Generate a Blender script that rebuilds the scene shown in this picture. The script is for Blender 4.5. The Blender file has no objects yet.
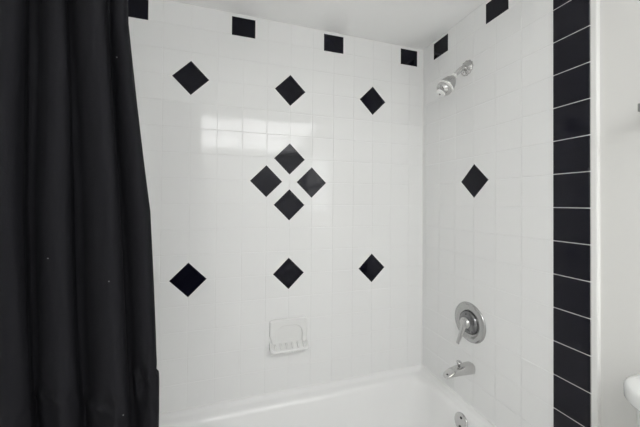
import bpy, bmesh, math, random
from mathutils import Vector, Matrix
random.seed(7)
S = bpy.context.scene
COL = S.collection
PI = math.pi
EYE = 1.26            # eye height above the floor
T = 0.109             # wall tile pitch

# ------------------------------------------------------------------ camera
cd = bpy.data.cameras.new('camera')
cam = bpy.data.objects.new('camera', cd)
COL.objects.link(cam)
cd.sensor_fit = 'HORIZONTAL'
cd.sensor_width = 36.0
cd.lens = 36.0 * 292.718 / 640.0
cd.shift_x = 0.0
cd.shift_y = (199.19 - 213.5) / 640.0
cd.clip_start = 0.02
Rv = Vector((0.95348703, -0.3013123, 0.00856582))
Uv = Vector((-0.01167471, -0.0085186, 0.99989556))
Fv = Vector((0.30120787, 0.95348746, 0.01164011))
m3 = Matrix((Rv, Uv, -Fv)).transposed()
cam.matrix_world = Matrix.Translation((-1.02603, -1.36849, EYE)) @ m3.to_4x4()
S.camera = cam

# ------------------------------------------------------------------ world, exposure
w = bpy.data.worlds.new('world'); S.world = w; w.use_nodes = True
w.node_tree.nodes['Background'].inputs[0].default_value = (0.8, 0.85, 0.9, 1)
w.node_tree.nodes['Background'].inputs[1].default_value = 0.3
vs = S.view_settings
vs.view_transform = 'Standard'; vs.look = 'None'; vs.gamma = 1.0; vs.use_curve_mapping = False
vs.exposure = 0.05
BAR = 3.3             # radiance of the wall light's diffuser
WINDOW = 2.2          # radiance of the daylit frosted window
PANEL = 4.0           # radiance of the ceiling light's diffuser
try:
    S.cycles.max_bounces = 14; S.cycles.diffuse_bounces = 10; S.cycles.glossy_bounces = 6
    S.cycles.sample_clamp_indirect = 4.0
except Exception:
    pass

# ------------------------------------------------------------------ materials
def mat(name, col, rough=0.5, metal=0.0, ior=1.5, coat=0.0, bump=None, sheen=0.0, var=0.0, emit=None, spec=0.5):
    m = bpy.data.materials.new(name); m.use_nodes = True
    nt = m.node_tree; b = nt.nodes['Principled BSDF']
    b.inputs['Base Color'].default_value = (*col, 1)
    b.inputs['Roughness'].default_value = rough
    b.inputs['Metallic'].default_value = metal
    b.inputs['IOR'].default_value = ior
    b.inputs['Specular IOR Level'].default_value = spec
    b.inputs['Coat Weight'].default_value = coat
    b.inputs['Sheen Weight'].default_value = sheen
    tc = nt.nodes.new('ShaderNodeTexCoord')
    if var:
        n = nt.nodes.new('ShaderNodeTexNoise'); n.inputs['Scale'].default_value = 3.0
        n.inputs['Detail'].default_value = 3.0
        nt.links.new(tc.outputs['Object'], n.inputs['Vector'])
        r = nt.nodes.new('ShaderNodeMapRange')
        r.inputs['To Min'].default_value = 1 - var; r.inputs['To Max'].default_value = 1 + var
        nt.links.new(n.outputs['Fac'], r.inputs['Value'])
        x = nt.nodes.new('ShaderNodeVectorMath'); x.operation = 'SCALE'
        x.inputs[0].default_value = col
        nt.links.new(r.outputs['Result'], x.inputs['Scale'])
        nt.links.new(x.outputs['Vector'], b.inputs['Base Color'])
    if bump:
        sc, st, dist = bump
        n = nt.nodes.new('ShaderNodeTexNoise'); n.inputs['Scale'].default_value = sc
        n.inputs['Detail'].default_value = 2.0
        nt.links.new(tc.outputs['Object'], n.inputs['Vector'])
        bp = nt.nodes.new('ShaderNodeBump'); bp.inputs['Strength'].default_value = st
        bp.inputs['Distance'].default_value = dist
        nt.links.new(n.outputs['Fac'], bp.inputs['Height'])
        nt.links.new(bp.outputs['Normal'], b.inputs['Normal'])
    if emit:
        b.inputs['Emission Color'].default_value = (*emit[0], 1)
        b.inputs['Emission Strength'].default_value = emit[1]
    return m

M = {}
M['tile'] = mat('white_glazed_tile', (0.85, 0.852, 0.848), 0.07, bump=(14, 0.25, 0.002), var=0.008)
M['grout'] = mat('white_grout', (0.815, 0.815, 0.81), 0.7)
M['grout_strip'] = mat('bright_grout', (0.86, 0.86, 0.85), 0.7)
M['black'] = mat('black_glazed_tile', (0.005, 0.005, 0.010), 0.07, bump=(14, 0.2, 0.002), spec=0.22)
M['black_border'] = mat('black_border_glaze', (0.0095, 0.0095, 0.0150), 0.07, bump=(14, 0.2, 0.002), spec=0.25)
M['caulk'] = mat('white_caulk', (0.84, 0.84, 0.83), 0.4)
M['ceil'] = mat('ceiling_paint', (0.97, 0.97, 0.968), 0.8, bump=(90, 0.15, 0.002))
M['paint'] = mat('wall_paint', (0.81, 0.81, 0.795), 0.55, bump=(120, 0.15, 0.001))
M['paint2'] = mat('side_wall_paint', (0.755, 0.75, 0.73), 0.5, bump=(120, 0.15, 0.001))
M['bath'] = mat('white_enamel', (0.88, 0.88, 0.875), 0.12, coat=0.3)
M['china'] = mat('white_china', (0.82, 0.83, 0.82), 0.08, coat=0.3)
M['dish'] = mat('white_ceramic', (0.81, 0.81, 0.80), 0.15)
M['chrome'] = mat('chrome', (0.60, 0.595, 0.59), 0.10, metal=1.0)
M['brushed'] = mat('brushed_chrome', (0.50, 0.50, 0.495), 0.25, metal=1.0)
M['greym'] = mat('grey_metal', (0.33, 0.33, 0.32), 0.4, metal=1.0)
M['chrome_shade'] = mat('shadowed_chrome', (0.22, 0.22, 0.225), 0.15, metal=1.0)  # chrome with the valve dome's dark reflections put into its base colour
M['darkm'] = mat('dark_gap', (0.03, 0.03, 0.03), 0.5)
M['trim'] = mat('trim_paint', (0.83, 0.83, 0.815), 0.45)
M['plastic'] = mat('white_plastic', (0.85, 0.85, 0.83), 0.35)
M['curtain'] = mat('black_curtain_fabric', (0.0095, 0.0095, 0.0115), 0.75, bump=(500, 0.25, 0.001), sheen=0.0, spec=0.10)
M['speck'] = mat('lint', (0.25, 0.25, 0.25), 0.8)
M['floor'] = mat('floor_vinyl', (0.76, 0.76, 0.75), 0.4, bump=(30, 0.1, 0.002), var=0.05)
M['lamp'] = mat('lamp_diffuser', (0.8, 0.8, 0.8), 0.5, emit=((1.0, 1.0, 1.0), PANEL))
M['bar'] = mat('bar_diffuser', (0.8, 0.8, 0.8), 0.5, emit=((1.0, 1.0, 1.0), BAR))
M['pane'] = mat('frosted_pane', (0.8, 0.8, 0.8), 0.4, emit=((0.97, 0.985, 1.0), WINDOW))
M['white_metal'] = mat('white_metal', (0.8, 0.8, 0.8), 0.4)

# ------------------------------------------------------------------ mesh helpers
def obj(name, bm, m, parent=None, smooth=False, bevel=0.0, seg=3, sub=0, loc=None):
    bmesh.ops.recalc_face_normals(bm, faces=bm.faces)
    me = bpy.data.meshes.new(name); bm.to_mesh(me); bm.free()
    for mm in (m if isinstance(m, (list, tuple)) else [m]): me.materials.append(mm)
    o = bpy.data.objects.new(name, me); COL.objects.link(o)
    if smooth:
        for p in me.polygons: p.use_smooth = True
    if bevel:
        b = o.modifiers.new('bevel', 'BEVEL'); b.width = bevel; b.segments = seg
        b.limit_method = 'ANGLE'; b.angle_limit = math.radians(35); b.harden_normals = False
        for p in me.polygons: p.use_smooth = True
        me.set_sharp_from_angle(angle=math.radians(50)) if False else None
        wn = o.modifiers.new('wn', 'WEIGHTED_NORMAL'); wn.keep_sharp = True
    if sub:
        s = o.modifiers.new('sub', 'SUBSURF'); s.levels = sub; s.render_levels = sub
    if parent is not None:
        o.parent = parent
        o.matrix_parent_inverse = Matrix.Identity(4)
        if loc is None:
            o.location = -parent.location
    if loc is not None: o.location = loc
    return o

def thing(name, label, cat, loc, group=None):
    o = bpy.data.objects.new(name, None); COL.objects.link(o)
    o.empty_display_size = 0.05
    o.location = loc; o['label'] = label; o['category'] = cat
    if group: o['group'] = group
    return o

def struct(o, label=None):
    o['kind'] = 'structure'
    if label: o['label'] = label; 
    return o

def box(bm, x0, x1, y0, y1, z0, z1, mi=0):
    v = [bm.verts.new((x, y, z)) for x in (x0, x1) for y in (y0, y1) for z in (z0, z1)]
    for f in ((0, 1, 3, 2), (4, 6, 7, 5), (0, 4, 5, 1), (2, 3, 7, 6), (0, 2, 6, 4), (1, 5, 7, 3)):
        bm.faces.new([v[i] for i in f]).material_index = mi

def loft(bm, loops, cap0=True, cap1=True, closed=True, mi=0):
    rows = [[bm.verts.new(p) for p in L] for L in loops]
    n = len(rows[0])
    for a, b in zip(rows, rows[1:]):
        for i in range(n if closed else n - 1):
            j = (i + 1) % n
            bm.faces.new((a[i], a[j], b[j], b[i])).material_index = mi
    if cap0: bm.faces.new(rows[0]).material_index = mi
    if cap1: bm.faces.new(rows[-1][::-1]).material_index = mi
    return rows

def frame(axis):
    a = Vector(axis).normalized()
    h = Vector((0, 0, 1)) if abs(a.z) < 0.9 else Vector((0, 1, 0))
    u = h.cross(a).normalized(); v = a.cross(u).normalized()
    return a, u, v

def lathe(bm, origin, axis, prof, seg=40, mi=0, lobes=0, lobe_amp=0.0):
    """prof: list of (distance along axis, radius)"""
    a, u, v = frame(axis); o = Vector(origin)
    loops = []
    for d, r in prof:
        L = []
        for k in range(seg):
            t = 2 * PI * k / seg
            rr = r * (1 + lobe_amp * math.cos(lobes * t)) if lobes else r
            L.append(o + a * d + (u * math.cos(t) + v * math.sin(t)) * max(rr, 1e-5))
        loops.append(L)
    loft(bm, loops, mi=mi)

def tube(bm, pts, rad, seg=20, mi=0):
    """tube through points; rad number or list; cross-section scale (ru, rv) allowed"""
    P = [Vector(p) for p in pts]; loops = []
    n = len(P); prev = None
    for i, p in enumerate(P):
        d = (P[min(i + 1, n - 1)] - P[max(i - 1, 0)]).normalized()
        if prev is None:
            _, u, v = frame(d)
        else:
            u = (prev - d * prev.dot(d)).normalized(); v = d.cross(u).normalized()
        prev = u
        r = rad[i] if isinstance(rad, (list, tuple)) else rad
        ru, rv = r if isinstance(r, (list, tuple)) else (r, r)
        loops.append([p + u * ru * math.cos(2 * PI * k / seg) + v * rv * math.sin(2 * PI * k / seg) for k in range(seg)])
    loft(bm, loops, mi=mi)

def bez(p0, p1, p2, p3, n=12):
    p0, p1, p2, p3 = map(Vector, (p0, p1, p2, p3)); out = []
    for i in range(n + 1):
        t = i / n; s = 1 - t
        out.append(p0 * s**3 + p1 * 3 * s * s * t + p2 * 3 * s * t * t + p3 * t**3)
    return out

def rrect(x0, x1, y0, y1, r, n=8, z=0.0):
    pts = []
    for cx, cy, a0 in ((x1 - r, y1 - r, 0), (x0 + r, y1 - r, 90), (x0 + r, y0 + r, 180), (x1 - r, y0 + r, 270)):
        for k in range(n + 1):
            t = math.radians(a0 + 90 * k / n)
            pts.append(Vector((cx + r * math.cos(t), cy + r * math.sin(t), z)))
    return pts

# ------------------------------------------------------------------ tiled walls
CEIL = EYE + 0.851
RIMZ = EYE - 0.900
SEAM = EYE - 0.884
ROW0 = -0.095         # tile rows lie at eye height + (ROW0 + n) * T
GAP = 0.0022; TH = 0.0012; CH = 0.0009
def tile_patch(bm, place, a0, a1, z0, z1, jit=0.0016, gap=GAP, th=TH, ch=CH, mi=1):
    """one pillow-edged tile; place(a, z, depth) -> world point"""
    a0 += gap / 2; a1 -= gap / 2; z0 += gap / 2; z1 -= gap / 2
    if a1 - a0 < 0.006 or z1 - z0 < 0.006: return
    ja = random.uniform(-jit, jit); jz = random.uniform(-jit, jit)
    ca = (a0 + a1) / 2; cz = (z0 + z1) / 2
    def P(a, z, d): return place(a, z, d + (ja * (a - ca) + jz * (z - cz)) if d > 0 else 0)
    base = [P(a0, z0, 0), P(a1, z0, 0), P(a1, z1, 0), P(a0, z1, 0)]
    mid = [P(a0, z0, th - ch * .6), P(a1, z0, th - ch * .6), P(a1, z1, th - ch * .6), P(a0, z1, th - ch * .6)]
    top = [P(a0 + ch, z0 + ch, th), P(a1 - ch, z0 + ch, th), P(a1 - ch, z1 - ch, th), P(a0 + ch, z1 - ch, th)]
    loft(bm, [base, mid, top], cap0=False, mi=mi)

def rows(zlo, zhi):
    k = math.floor((zlo - EYE) / T - ROW0); out = [zlo]
    z = EYE + (ROW0 + k + 1) * T
    while z < zhi - 1e-4:
        if z - zlo > 0.004: out.append(z)
        z += T
    return out + [zhi]

# back wall: face at y = 0, columns at x = -(0.85 + n) T
bm = bmesh.new()
box(bm, -1.70, 0.10, 0.0, 0.10, 0.0, CEIL, 0)
cols = [0.0] + [-(0.85 + n) * T for n in range(13)] + [-1.524]
rz = rows(SEAM - 0.03, CEIL)
for c1, c0 in zip(cols, cols[1:]):
    for z0, z1 in zip(rz, rz[1:]):
        tile_patch(bm, lambda a, z, d: (a, -d, z), c0, c1, z0, z1)
wall_back = struct(obj('wall_back', bm, [M['grout'], M['tile']]))

# right wall, tiled part: face at x = 0
STRIP0 = 6.2234 * T; STRIP1 = 7.196 * T
bm = bmesh.new()
box(bm, 0.0, 0.10, -STRIP1, 0.0, 0.0, CEIL, 0)
cols = [0.0] + [(0.2234 + n) * T for n in range(7)]
rz = rows(0.0, CEIL)
for c0, c1 in zip(cols, cols[1:]):
    for z0, z1 in zip(rz, rz[1:]):
        tile_patch(bm, lambda a, z, d: (-d, -a, z), c0, c1, z0, z1)
wall_right = struct(obj('wall_right', bm, [M['grout'], M['tile']]))

# left end wall of the alcove, tiled too
bm = bmesh.new()
box(bm, -1.64, -1.524, -0.80, 0.0, 0.0, CEIL, 0)
for n in range(7):
    for z0, z1 in zip(rz, rz[1:]):
        tile_patch(bm, lambda a, z, d: (-1.524 + d, -a, z), n * T, (n + 1) * T, z0, z1)
wall_alcove = struct(obj('wall_alcove', bm, [M['grout'], M['tile']]))

# black tiles: parts of the walls
def black_tile(name, parent, place, a, z, wa, hz, rot45=False, label=None, round_edge=False, mat_='black'):
    th = 0.0022; ch = 0.0010
    bm = bmesh.new()
    if rot45:
        def ring(h, d): return [place(a - h, z, d), place(a, z - h, d), place(a + h, z, d), place(a, z + h, d)]
        loft(bm, [ring(wa, 0.0004), ring(wa, th - ch), ring(wa - ch * 1.4, th)])
    else:
        def ring(i, d): return [place(a - wa / 2 + i, z - hz / 2 + i, d), place(a + wa / 2 - i, z - hz / 2 + i, d),
                                place(a + wa / 2 - i, z + hz / 2 - i, d), place(a - wa / 2 + i, z + hz / 2 - i, d)]
        loft(bm, [ring(0, 0.0004), ring(0, th - ch), ring(ch, th)])
    o = obj(name, bm, M[mat_], parent)
    if label: o['label'] = label
    return o
PB = lambda a, z, d: (a, -d, z)
PR = lambda a, z, d: (-d, -a, z)
O = 10.85 * T
HD = 0.679 * T
ZS = EYE + (6.90 + 0.765 / 2) * T
for k in (-2, 2, 6, 10):
    black_tile('square_tile', wall_back, PB, -O + k * T, ZS, 0.95 * T, 0.77 * T, label='black square border tile')
for zt in (4.89, -3.08):
    for k in (-4, 0, 4, 8):
        if -O + k * T - HD < -1.52: continue
        black_tile('diamond_tile', wall_back, PB, -O + k * T, EYE + zt * T, HD, HD, True, label='black diamond accent tile')
for dk, dz in ((4, 1.89), (4, -0.11), (3, 0.89), (5, 0.89)):
    black_tile('diamond_tile', wall_back, PB, -O + dk * T, EYE + dz * T, HD, HD, True, label='black diamond tile of the central cluster')
for a in (1.29, 4.27):
    black_tile('square_tile', wall_right, PR, a * T, ZS + 0.002, 0.95 * T, 0.77 * T, label='black square border tile')
for zt in (0.921, -0.0 - 99):
    if zt > -50: black_tile('diamond_tile', wall_right, PR, 3.248 * T, EYE + zt * T, HD, HD, True, label='black diamond accent tile')

# vertical border of black tiles at the outer edge of the right wall
bm = bmesh.new()
box(bm, -0.0012, 0.001, -STRIP1 + 0.001, -STRIP0 + 0.0015, 0.0, CEIL)
g = obj('border_grout', bm, M['grout_strip'], wall_right)
zs = EYE + 5.913 * T
k = 2
while True:
    zt = zs + k * T; zb = zt - T
    k -= 1
    if zb > CEIL: continue
    if zt < 0.01: break
    zt = min(zt, CEIL); zb = max(zb, 0.0)
    y0 = STRIP0 + 0.0018; y1 = STRIP1
    bm = bmesh.new()
    e = 0.0012
    prof = [(y0, 0.0), (y0, 0.0022), (y0 + 0.001, 0.0030), (y1 - 0.007, 0.0030), (y1 - 0.004, 0.0026), (y1 - 0.0015, 0.0012), (y1, -0.001), (y1, -0.002)]
    def L(z, i): return [(-(d - i), -y, z) for y, d in prof] + [(0.002, -y1, z), (0.002, -y0, z)]
    loft(bm, [L(zb + e, .001), L(zb + e + 0.001, 0), L(zt - e - 0.001, 0), L(zt - e, .001)])
    o = obj('border_tile', bm, M['black_border'], wall_right)
    o['label'] = 'black border tile with a rounded edge'

# painted wall beyond the tiles, and the rest of the room
WX = 0.0105
bm = bmesh.new(); box(bm, WX, 0.12, -2.55, -STRIP1, 0.0, CEIL)
wall_side = struct(obj('wall_side', bm, M['paint2']))
bm = bmesh.new()
yA = -STRIP1 - 0.0003; yB = -0.801
prof = [(WX, yA), (-0.0012, yA), (-0.0012, yB + 0.003), (0.0005, yB + 0.0008), (WX, yB)]
loft(bm, [[(x, y, 0.0) for x, y in prof], [(x, y, CEIL) for x, y in prof]])
struct(obj('trim_1', bm, M['trim'], smooth=False, bevel=0.001))
bm = bmesh.new(); box(bm, -1.64, 0.12, -2.65, -2.55, 0.0, CEIL)
struct(obj('wall_front', bm, M['paint']))
bm = bmesh.new(); box(bm, -1.64, -1.524, -2.55, -0.80, 0.0, CEIL)
struct(obj('wall_left', bm, M['paint']))
bm = bmesh.new(); box(bm, -1.70, 0.12, -2.65, 0.10, CEIL, CEIL + 0.10)
struct(obj('ceiling', bm, M['ceil']))
bm = bmesh.new(); box(bm, -1.70, 0.12, -2.65, 0.10, -0.10, 0.0)
struct(obj('floor', bm, M['floor']))

# frosted window in the side wall, behind the viewer
bm = bmesh.new()
wy0, wy1, wz0, wz1 = -2.45, -1.60, EYE - .10, EYE + .52
box(bm, WX - .006, WX, wy0, wy1, wz0, wz1)
win = struct(obj('window_1', bm, M['pane']))
for a0, a1, b0, b1 in ((wy0 - .05, wy1 + .05, wz0 - .05, wz0), (wy0 - .05, wy1 + .05, wz1, wz1 + .05), (wy0 - .05, wy0, wz0, wz1), (wy1, wy1 + .05, wz0, wz1), (wy0, wy1, 1.45, 1.48)):
    bm = bmesh.new(); box(bm, WX - .024, WX - .0002, a0, a1, b0, b1)
    obj('window_frame', bm, M['white_metal'], win)

# caulk beads
def bead(name, p0, p1, n1, n2, w):
    """quarter-round fillet along p0-p1 between two faces with outward normals n1, n2"""
    p0 = Vector(p0); p1 = Vector(p1); n1 = Vector(n1); n2 = Vector(n2)
    pts = [Vector((0, 0, 0)), n1 * w]
    for k in range(1, 5):
        t = PI / 2 * k / 5
        pts.append(n1 * w * (1 - math.sin(t)) + n2 * w * (1 - math.cos(t)))
    pts.append(n2 * w)
    bm = bmesh.new(); loft(bm, [[p0 + q for q in pts], [p1 + q for q in pts]])
    return struct(obj(name, bm, M['caulk'], smooth=False))
bead('trim_2', (-0.001, -0.001, SEAM), (-0.001, -0.001, CEIL), (-1, 0, 0), (0, -1, 0), 0.007)
bead('trim_3', (-1.52, -0.001, CEIL), (-0.001, -0.001, CEIL), (0, -1, 0), (0, 0, -1), 0.005)
bead('trim_5', (-1.52, -0.001, SEAM + .0005), (-0.001, -0.001, SEAM + .0005), (0, -1, 0), (0, 0, 1), 0.006)
bead('trim_6', (-0.001, -0.76, SEAM + .0005), (-0.001, -0.001, SEAM + .0005), (-1, 0, 0), (0, 0, 1), 0.006)
bead('trim_4', (-0.001, -STRIP1, CEIL), (-0.001, -0.001, CEIL), (-1, 0, 0), (0, 0, -1), 0.004)

# ------------------------------------------------------------------ ceiling light behind the viewer
cl = thing('ceiling_light', 'large white rectangular ceiling light with a frosted diffuser, behind the viewer', 'ceiling light', (-0.77, -2.03, CEIL))
LX0, LX1, LY0, LY1 = -1.42, -0.12, -2.45, -1.62
bm = bmesh.new()
o_ = rrect(LX0 - .03, LX1 + .03, LY0 - .03, LY1 + .03, .01, 2, CEIL); i_ = rrect(LX0, LX1, LY0, LY1, .005, 2, CEIL)
def zz(L, dz): return [p + Vector((0, 0, dz)) for p in L]
loft(bm, [o_, zz(o_, -.03), zz(i_, -.03), zz(i_, -.012)], False, False)
obj('frame', bm, M['white_metal'], cl)
bm = bmesh.new(); box(bm, LX0, LX1, LY0, LY1, CEIL - .018, CEIL - .012)
obj('diffuser', bm, M['lamp'], cl)

# long frosted bar light on the wall behind the viewer, just under the ceiling
vl = thing('wall_light', 'long frosted wall light under the ceiling, on the wall behind the viewer', 'wall light', (-0.77, -2.55, EYE + .745))
bm = bmesh.new(); box(bm, -1.45, -0.09, -2.549, -2.52, EYE + .655, EYE + .835)
obj('back_plate', bm, M['white_metal'], vl, bevel=.003)
bm = bmesh.new(); box(bm, -1.42, -0.12, -2.52, -2.47, EYE + .675, EYE + .815)
obj('diffuser', bm, M['bar'], vl, bevel=.01)

# ------------------------------------------------------------------ bathtub
tub = thing('bathtub', 'white alcove bathtub set between the tiled walls', 'bathtub', (-0.76, -0.38, 0.0))
BX0, BX1, BY0, BY1 = -1.522, -0.002, -0.762, -0.002
def ring(l, r, f, b, rad, z): return rrect(BX0 + l, BX1 - r, BY0 + f, BY1 - b, rad, 10, z)
bm = bmesh.new()
R0 = RIMZ
loops = [
    ring(0, 0, 0, 0, .006, 0.002),
    ring(0, 0, 0, 0, .006, R0 - 0.03),
    ring(0, 0, 0, 0, .006, R0 + 0.000),
    ring(0, 0, 0, 0, .006, R0 + 0.018),
    ring(.004, .004, .008, .004, .008, R0 + 0.017),
    ring(.009, .008, .020, .009, .010, R0 + 0.011),
    ring(.016, .014, .030, .015, .016, R0 + 0.004),
    ring(.026, .020, .040, .024, .030, R0 + 0.001),
    ring(.060, .030, .070, .042, .050, R0 - 0.001),
    ring(.072, .038, .080, .049, .060, R0 - 0.004),
    ring(.080, .045, .088, .055, .070, R0 - 0.010),
    ring(.088, .050, .094, .060, .080, R0 - 0.022),
    ring(.110, .060, .105, .070, .095, R0 - 0.08),
    ring(.170, .085, .125, .088, .110, R0 - 0.18),
    ring(.240, .108, .145, .105, .120, R0 - 0.26),
    ring(.280, .130, .165, .125, .120, R0 - 0.295),
    ring(.330, .170, .200, .160, .110, R0 - 0.312),
    ring(.450, .300, .300, .260, .060, R0 - 0.318),
]
loft(bm, loops, True, True)
basin = obj('basin', bm, M['bath'], tub, smooth=True)
# overflow plate on the drain-end slope
c = Vector((-0.0535, -0.342, R0 - 0.040)); n = Vector((-0.98, 0, 0.17)).normalized()
bm = bmesh.new()
lathe(bm, c, n, [(-0.004, .030), (0, .036), (0.004, .036), (0.0065, .033), (0.007, .026), (0.0058, .018), (0.0062, .0)], 40)
plate = obj('overflow_plate', bm, M['chrome'], tub, smooth=True); plate['label'] = 'round chrome overflow plate'
a, u, v = frame(n)
for s_ in (-1, 1):
    bm = bmesh.new()
    lathe(bm, c + a * .0062 + v * .018 * s_, n, [(0, .005), (.0015, .005), (.0018, .002)], 16)
    obj('screw', bm, M['darkm'], plate, smooth=True, loc=Vector((0, 0, 0)))
bm = bmesh.new()
lathe(bm, (-0.36, -0.38, R0 - 0.3178), (0, 0, 1), [(0, .032), (.003, .032), (.005, .026), (.003, .018), (.003, 0)], 32)
obj('drain', bm, M['chrome'], tub, smooth=True)

# ------------------------------------------------------------------ soap dish
sd = thing('soap_dish', 'white ceramic soap dish with a ribbed tray fixed to the back wall', 'soap dish', (-0.735, -0.002, EYE - 0.62))
X0, X1, Z0, Z1 = -0.834, -0.655, EYE - 0.674, EYE - 0.545
bm = bmesh.new()
# plate with arched recess
def arch(x0, x1, z0, z1, r, n=8):
    pts = [(x1, z0)]
    for k in range(n + 1):
        t = PI / 2 * k / n; pts.append((x1 - r + r * math.cos(t), z1 - r + r * math.sin(t)))
    for k in range(n + 1):
        t = PI / 2 + PI / 2 * k / n; pts.append((x0 + r + r * math.cos(t), z1 - r + r * math.sin(t)))
    pts.append((x0, z0))
    return pts
inn = arch(X0 + .032, X1 - .026, Z0 + .014, Z1 - .032, .040)
def outpt(p):
    # project radially on the plate outline
    cx, cz = (X0 + X1) / 2, (Z0 + Z1) / 2
    dx, dz = p[0] - cx, p[1] - cz
    hw, hh = (X1 - X0) / 2, (Z1 - Z0) / 2
    s = min(hw / abs(dx) if dx else 1e9, hh / abs(dz) if dz else 1e9)
    return (cx + dx * s, cz + dz * s)
outp = [outpt(p) for p in inn]
# insert exact corners
def shrink(pts, k):
    cx, cz = (X0 + X1) / 2, (Z0 + Z1) / 2
    return [(cx + (x - cx) * (1 - k / ((X1 - X0) / 2)), cz + (z - cz) * (1 - k / ((Z1 - Z0) / 2))) for x, z in pts]
def at(pts, y): return [(x, y, z) for x, z in pts]
loft(bm, [at(outp, -0.0005), at(outp, -0.009), at(shrink(outp, .003), -0.0125), at(shrink(outp, .006), -0.0135),
          at([(x + (0.003 if x > -0.74 else -0.003), z + .002) for x, z in inn], -0.0135), at(inn, -0.0115), at(inn, -0.0055)], True, True)
obj('plate', bm, M['dish'], sd, smooth=False)
# projecting tray: side profile swept, with rounded front corners
bm = bmesh.new()
TX0, TX1 = X0 - .001, X1 + .001
SL = 0.50                                   # slope of the ribbed shelf
ZF = Z0 + 0.000                             # shelf height at its front edge
def outline(ins, y_out, z, sl=0.0, n=8):
    r = .020
    x0, x1 = TX0 + ins, TX1 - ins
    pts = [(x1, -0.001)]
    for k in range(n + 1):
        t = -PI / 2 * k / n
        pts.append((x1 - r + r * math.cos(t), -(y_out - r) + r * math.sin(t)))
    for k in range(n + 1):
        t = -PI / 2 - PI / 2 * k / n
        pts.append((x0 + r + r * math.cos(t), -(y_out - r) + r * math.sin(t)))
    pts.append((x0, -0.001))
    return [Vector((x, y, z + sl * (0.055 + y))) for x, y in pts]
loft(bm, [outline(.014, .036, Z0 - .014), outline(.006, .046, Z0 - .012), outline(.001, .053, Z0 - .008),
          outline(.0, .055, ZF - .001, SL * .5), outline(.0015, .0535, ZF + .003, SL), outline(.006, .049, ZF + .003, SL), outline(.008, .047, ZF - .001, SL), outline(.012, .044, ZF - .004, SL)], True, True)
tray = obj('tray', bm, M['dish'], sd, smooth=False, bevel=0.0)
for k in range(6):
    bm = bmesh.new()
    x = TX0 + .024 + k * (TX1 - TX0 - .048) / 5
    def rp(y, dz): return (x, y, ZF + SL * (.055 + y) + dz)
    tube(bm, [rp(-.014, -.006), rp(-.018, -.001), rp(-.040, -.001), rp(-.046, -.004)], [.003, .0045, .0045, .003], 10)
    obj('rib', bm, M['dish'], tray, smooth=True, loc=Vector((0, 0, 0)))

# ------------------------------------------------------------------ shower head on the right wall
sh = thing('wall_shower', 'chrome shower head with white collar on a short arm from the right wall', 'shower head', (-0.001, -0.30, EYE + 0.62))
F0 = Vector((-0.002, -0.315, EYE + 0.612))
bm = bmesh.new()
lathe(bm, F0, (-1, 0, 0), [(0, .033), (.003, .033), (.008, .031), (.013, .022), (.015, .013)], 64, lobes=12, lobe_amp=.05)
fl = obj('flange', bm, M['chrome'], sh, smooth=True)
bm = bmesh.new()
armp = bez(F0, F0 + Vector((-0.030, 0, 0.0)), F0 + Vector((-0.040, 0, -.012)), F0 + Vector((-0.062, .010, -.040)), 14)
tube(bm, armp, .0105, 20)
obj('shower_arm', bm, M['chrome'], sh, smooth=True)
e = Vector(armp[-1]); ax = Vector((-0.062, 0.018, -0.082)).normalized()
bm = bmesh.new()
lathe(bm, e - ax * .004, ax, [(0, .008), (.001, .0125), (.010, .0125), (.011, .009)], 24)
c2 = obj('collar', bm, M['plastic'], sh, smooth=True)
bm = bmesh.new()
lathe(bm, e + ax * .006, ax, [(0, .009), (.003, .013), (.010, .017), (.020, .025), (.034, .031), (.048, .0345), (.055, .0350), (.056, .020)], 40)
obj('body', bm, M['brushed'], sh, smooth=True)
bm = bmesh.new()
lathe(bm, e + ax * .060, ax, [(0, .028), (.001, .0368), (.008, .0372), (.010, .032)], 40)
o = obj('ring', bm, M['plastic'], sh, smooth=True); o['label'] = 'white ring'
bm = bmesh.new()
lathe(bm, e + ax * .069, ax, [(0, .031), (.002, .0350), (.012, .0340), (.022, .027), (.028, .021), (.029, .010)], 40, lobes=10, lobe_amp=.012)
obj('lower_cup', bm, M['chrome'], sh, smooth=True)
bm = bmesh.new()
lathe(bm, e + ax * .092, ax, [(0, .018), (.004, .0205), (.010, .0195), (.014, .015), (.0145, 0)], 32)
nz = obj('nozzle', bm, M['plastic'], sh, smooth=True); nz['label'] = 'white spray nozzle'
bm = bmesh.new(); lathe(bm, e + ax * .1060, ax, [(0, .004), (.001, .004), (.0012, .001)], 12)
obj('nozzle_hole', bm, M['darkm'], nz, smooth=True, loc=Vector((0, 0, 0)))

# ------------------------------------------------------------------ mixing valve
V = Vector((-0.001, -0.333, EYE - 0.521))
vt = thing('shower_valve', 'round chrome single-lever shower valve on the right wall above the tub spout', 'faucet', V)
bm = bmesh.new()
lathe(bm, V, (-1, 0, 0), [(0, .085), (.002, .086), (.006, .083), (.009, .076), (.0105, .066), (.010, .056), (.007, .052), (.0065, .030)], 64)
o = obj('escutcheon', bm, M['brushed'], vt, smooth=True); o['label'] = 'round brushed chrome cover plate'
bm = bmesh.new()
lathe(bm, V + Vector((-.005, 0, 0)), (-1, 0, 0), [(0, .050), (.006, .049), (.012, .043), (.017, .034), (.019, .026), (.0195, .018)], 48)
obj('dome', bm, M['chrome_shade'], vt, smooth=True)
bm = bmesh.new()
lathe(bm, V + Vector((-.020, 0, 0)), (-1, 0, 0), [(0, .026), (.006, .026), (.012, .024), (.018, .020), (.021, .013), (.0215, 0)], 40)
obj('hub', bm, M['chrome'], vt, smooth=True)
bm = bmesh.new()
h0 = V + Vector((-.034, -.001, -.008))
pts = bez(h0, h0 + Vector((-.006, .006, -.030)), h0 + Vector((-.012, .010, -.056)), h0 + Vector((-.020, .016, -.084)), 12)
rad = [(.013 - .0 * i, .009) for i in range(13)]
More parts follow.
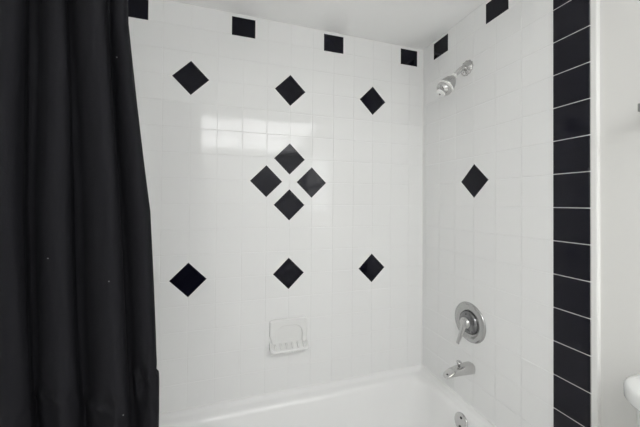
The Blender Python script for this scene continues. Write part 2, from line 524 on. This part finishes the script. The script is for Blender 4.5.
rad = [(.008 - .004 * i / 12, .015 - .007 * i / 12) for i in range(13)]
tube(bm, pts, rad, 20)
obj('lever', bm, M['chrome'], vt, smooth=True)
bm = bmesh.new()
for s in (-1, 1):
    bm = bmesh.new() if s == 1 else bm
    lathe(bm, V + Vector((-.009, 0, -.062 * s)), (-1, 0, 0), [(0, .005), (.002, .005), (.003, .003)], 16)
    obj('screw', bm, M['chrome'], vt, smooth=True)

# ------------------------------------------------------------------ tub spout
P = Vector((-0.001, -0.342, EYE - 0.710))
sp = thing('tub_spout', 'chrome tub spout with a pull-up diverter knob above the bathtub rim', 'faucet', P)
bm = bmesh.new()
secs = [  # distance from wall, top z, bottom z, half width
    (0.000, .016, -.026, .021), (0.004, .017, -.027, .023), (0.020, .017, -.026, .023), (0.050, .014, -.024, .0225),
    (0.080, .009, -.022, .022), (0.105, .002, -.022, .021), (0.122, -.005, -.023, .0195), (0.133, -.012, -.024, .017), (0.139, -.018, -.025, .013), (.141, -.022, -.0255, .008)]
loops = []
for d, zt_, zb_, hw in secs:
    cz = (zt_ + zb_) / 2; hh = (zt_ - zb_) / 2; L = []
    for k in range(32):
        t = 2 * PI * k / 32
        cx_, sx_ = math.cos(t), math.sin(t); ex = 0.62
        L.append(P + Vector((-d, hw * math.copysign(abs(cx_)**ex, cx_), cz + hh * math.copysign(abs(sx_)**ex, sx_))))
    loops.append(L)
loft(bm, loops)
obj('spout_body', bm, M['chrome'], sp, smooth=True)
bm = bmesh.new()
lathe(bm, P + Vector((-.115, 0, -.0225)), (0, 0, -1), [(0, .011), (.003, .011), (.004, .009)], 24)
obj('outlet', bm, M['brushed'], sp, smooth=True)
bm = bmesh.new()
q = P + Vector((-.066, 0, .008))
lathe(bm, q, (-.12, 0, 1), [(0, .005), (.014, .0045), (.016, .008), (.018, .0115), (.022, .012), (.025, .009), (.0255, 0)], 24)
obj('diverter_knob', bm, M['chrome'], sp, smooth=True)

# ------------------------------------------------------------------ shower curtain, rod
def lerp(a, b, t): return a + (b - a) * t
KZ = [EYE + .70, EYE + .36, EYE - .02, EYE - .42, 0.10]
# fold boundaries in x at those heights (each fold runs to the next one)
KB = [
    [-1.505, -1.465, -1.412, -1.370, -1.318, -1.255, -1.212],
    [-1.510, -1.465, -1.414, -1.366, -1.312, -1.247, -1.198],
    [-1.512, -1.465, -1.415, -1.358, -1.299, -1.217, -1.163],
    [-1.514, -1.465, -1.415, -1.350, -1.283, -1.195, -1.148],
    [-1.516, -1.462, -1.405, -1.338, -1.268, -1.178, -1.138]]
PXC = [(-.012, -.008, -.006, -.022), (-.012, -.008, -.006, -.022), (-.013, -.005, -.012, -.0125), (-.007, .0, -.0075, -.010), (-.007, .0, -.0075, -.009)]
PXC[0] = PXC[1]
KB = [[L[0] - .03, L[1] - .035, L[2] - .045] + [x + c_ for x, c_ in zip(L[3:], C_)] for L, C_ in zip(KB, PXC)]
KB = [[-1.026 + (x + 1.026) * 0.8816 for x in L] for L in KB]
KZ = [EYE + (z - EYE) * 0.8816 for z in KZ[:-1]] + [0.10]
def bounds(z):
    if z > KZ[0]: return KB[0]
    for i in range(len(KZ) - 1):
        if z >= KZ[i + 1]:
            t = (KZ[i] - z) / (KZ[i] - KZ[i + 1]); t = max(0, min(1, t))
            # smooth interpolation
            return [lerp(a, b, t) for a, b in zip(KB[i], KB[i + 1])]
    return KB[-1]
FP = [(-.04, .15), (0.0, 0.0), (.14, .05), (.34, .45), (.60, .85), (.85, 1.0), (1.03, .86), (1.06, .50), (.99, .16), (1.0, 0.0), (1.14, .05)]
def spline(t):
    n = len(FP) - 3; u = min(max(t, 0), 0.99999) * n; i = int(u); f = u - i
    p0, p1, p2, p3 = FP[i], FP[i + 1], FP[i + 2], FP[i + 3]
    return tuple(0.5 * (2 * b + (c - a) * f + (2 * a - 5 * b + 4 * c - d) * f * f + (3 * b - a - 3 * c + d) * f ** 3) for a, b, c, d in zip(p0, p1, p2, p3))
def curt_pt(s, z):
    b = bounds(z); nf = len(b) - 1
    i = min(int(s), nf - 1); t = s - i
    x0, x1 = b[i], b[i + 1]; wd = x1 - x0
    # fold profile: swells towards the viewer, then rolls over and tucks in behind
    A = min(0.046, wd * 0.60)
    px, py = spline(t)
    x = x0 + wd * px; y = -0.774 - A * py
    zr = z - EYE
    # slow irregularity down the cloth
    y += 0.0035 * math.sin(zr * 5.0 + i * 2.1 + t * 2) + 0.002 * math.sin(zr * 11 + i * 1.3 + t * 4)
    x += 0.0020 * math.sin(zr * 7.0 + i * 1.9)
    # stitched hem: puckers along a seam
    hz = -0.318 + 0.012 * math.sin(s * 2.3) - (0.02 if i == nf - 2 else 0.0)
    if i == nf - 1: hz = -0.300
    dz = zr - hz
    y += -0.006 * math.exp(-(dz / 0.006) ** 2) * (0.4 + 0.6 * math.sin(s * 26) ** 2)
    y += 0.005 * math.exp(-((dz + .02) / 0.03) ** 2) * math.sin(s * 19 + 1)
    if i == nf - 1:
        y += 0.010 * math.exp(-((t - .35) / .12) ** 2) * math.exp(-((dz + .012) / .022) ** 2)
        x += (0.0025 if dz < 0 else 0.0) * t * t
    if i == nf - 2:
        y += 0.010 * math.exp(-((t - .42) / .07) ** 2) * math.exp(-((dz - .004) / .020) ** 2)
    return (x, y, z)
bm = bmesh.new()
NS, NZ = 6 * 40, 300
grid = []
for r in range(NZ + 1):
    z = lerp(EYE + .66, 0.12, r / NZ)
    grid.append([bm.verts.new(curt_pt(6.0 * c_ / NS, z)) for c_ in range(NS + 1)])
for r in range(NZ):
    for c_ in range(NS):
        bm.faces.new((grid[r][c_], grid[r][c_ + 1], grid[r + 1][c_ + 1], grid[r + 1][c_]))
cur = thing('shower_curtain', 'black fabric shower curtain bunched in folds at the left of the bathtub', 'shower curtain', (-1.33, -0.795, 0.12))
cl_ = obj('cloth', bm, M['curtain'], cur, smooth=True)
so = cl_.modifiers.new('solid', 'SOLIDIFY'); so.thickness = 0.0012
# flecks of lint on the cloth
for s_, zr in ((4.35, .325), (5.3, .245), (4.5, -.13), (3.4, -.09), (4.6, -.35), (5.55, -.39)):
    p = Vector(curt_pt(s_, EYE + zr)) + Vector((0, -.0012, 0))
    bm = bmesh.new()
    bmesh.ops.create_icosphere(bm, subdivisions=1, radius=.0011, matrix=Matrix.Translation(p))
    obj('lint_fleck', bm, M['speck'], cl_, loc=Vector((0, 0, 0)))
rod = thing('curtain_rod', 'chrome shower curtain rod across the front of the bathtub alcove', 'curtain rod', (-0.76, -0.795, EYE + .72))
bm = bmesh.new(); tube(bm, [(-1.522, -.795, EYE + .72), (-.004, -.795, EYE + .72)], .0125, 20)
obj('pole', bm, M['chrome'], rod, smooth=True)
for x, sg in ((-1.5205, 1), (-0.0032, -1)):
    bm = bmesh.new(); lathe(bm, (x, -.795, EYE + .72), (sg, 0, 0), [(0, .028), (.005, .028), (.012, .018), (.018, .016)], 32)
    obj('end_flange', bm, M['chrome'], rod, smooth=True)
for i in range(6):
    bb = bounds(EYE + .68)
    x = (bb[i] + bb[i + 1]) / 2
    bm = bmesh.new()
    ns = 24
    pts = [Vector((x, -.795 + .021 * math.cos(2 * PI * k / ns), EYE + .7135 + .021 * math.sin(2 * PI * k / ns))) for k in range(ns)]
    loops = []
    for k in range(ns):
        cdir = (pts[k] - Vector((x, -.795, EYE + .7135))).normalized()
        loops.append([pts[k] + (cdir * math.cos(a_) + Vector((1, 0, 0)) * math.sin(a_)) * .0015 for a_ in [2 * PI * j / 8 for j in range(8)]])
    loops.append(loops[0])
    loft(bm, loops, False, False)
    bmesh.ops.remove_doubles(bm, verts=bm.verts, dist=1e-6)
    obj('hook', bm, M['chrome'], cur, smooth=True)

# ------------------------------------------------------------------ toilet
TY = -1.1455; TW = 0.235
LZ = EYE - 0.413
tl = thing('toilet', 'white toilet whose rounded tank lid shows at the right edge beside the painted wall', 'toilet', (-0.3, TY, 0))
def tank_out(ins, dep, z, rad=.085, n=10):
    y0, y1 = TY - TW + ins, TY + TW - ins
    x0 = -dep; r = rad - ins
    pts = [Vector((WX - .006, y1, z))]
    for k in range(n + 1):
        t = PI / 2 + PI / 2 * k / n
        pts.append(Vector((x0 + r + r * math.cos(t), y1 - r + r * math.sin(t), z)))
    for k in range(n + 1):
        t = PI + PI / 2 * k / n
        pts.append(Vector((x0 + r + r * math.cos(t), y0 + r + r * math.sin(t), z)))
    pts.append(Vector((WX - .006, y0, z)))
    return pts
DL = 0.173
bm = bmesh.new()
loft(bm, [tank_out(.012, DL - .012, LZ - .037), tank_out(.003, DL - .003, LZ - .036), tank_out(0, DL, LZ - .032), tank_out(0, DL, LZ - .010),
          tank_out(.002, DL - .002, LZ - .004), tank_out(.006, DL - .006, LZ - .001), tank_out(.014, DL - .014, LZ + .000)])
obj('tank_lid', bm, M['china'], tl, smooth=True, bevel=0)
bm = bmesh.new()
loft(bm, [tank_out(.045, DL - .055, .41), tank_out(.040, DL - .045, .43), tank_out(.026, DL - .026, LZ - .15), tank_out(.020, DL - .020, LZ - .0375)])
tk = obj('tank', bm, M['china'], tl, smooth=True)
bm = bmesh.new()
hy = TY - TW + .07
lathe(bm, (-DL + .012, hy, LZ - .10), (-1, 0, 0), [(0, .012), (.010, .012), (.013, .008)], 20)
tube(bm, [(-DL - .002, hy, LZ - .10), (-DL - .004, hy + .04, LZ - .103), (-DL - .004, hy + .075, LZ - .108)], [.006, .006, .008], 12)
obj('flush_handle', bm, M['chrome'], tk, smooth=True, loc=Vector((0, 0, 0)))
def oval(x0, x1, hw, z, n=36):
    cx = (x0 + x1) / 2; hx = (x1 - x0) / 2
    out = []
    for k in range(n):
        t = 2 * PI * k / n
        out.append(Vector((cx + hx * math.cos(t), TY + hw * math.sin(t) * (1 + .12 * math.cos(t)), z)))
    return out
bm = bmesh.new()
loft(bm, [oval(-.56, -.10, .115, .002), oval(-.55, -.10, .105, .03), oval(-.52, -.11, .095, .15), oval(-.58, -.09, .13, .25), oval(-.655, -.06, .175, .34),
          oval(-.67, -.04, .185, .385), oval(-.67, -.04, .183, .395), oval(-.62, -.20, .13, .395), oval(-.60, -.22, .115, .36), oval(-.54, -.30, .06, .27)])
obj('bowl', bm, M['china'], tl, smooth=True)
bm = bmesh.new()
loft(bm, [oval(-.675, -.18, .185, .397), oval(-.680, -.18, .19, .405), oval(-.678, -.18, .188, .414), oval(-.66, -.19, .17, .418)])
obj('seat', bm, M['plastic'], tl, smooth=True)
bm = bmesh.new()
loft(bm, [oval(-.675, -.18, .185, .4195), oval(-.680, -.18, .19, .425), oval(-.676, -.18, .186, .434), oval(-.63, -.21, .15, .440)])
obj('seat_lid', bm, M['plastic'], tl, smooth=True)

# ------------------------------------------------------------------ towel bar on the painted wall
tb = thing('towel_bar', 'grey metal towel bar with square posts, its end just showing on the painted wall', 'towel bar', (WX, -1.14, EYE + .243))
for y in (-.925, -1.37):
    bm = bmesh.new(); box(bm, -.055, WX - .0002, y - .0115, y + .0115, EYE + .233, EYE + .253)
    obj('post', bm, M['greym'], tb, bevel=.001)
bm = bmesh.new(); box(bm, -.050, -.036, -1.357, -.938, EYE + .236, EYE + .250)
obj('bar', bm, M['greym'], tb, bevel=.001)
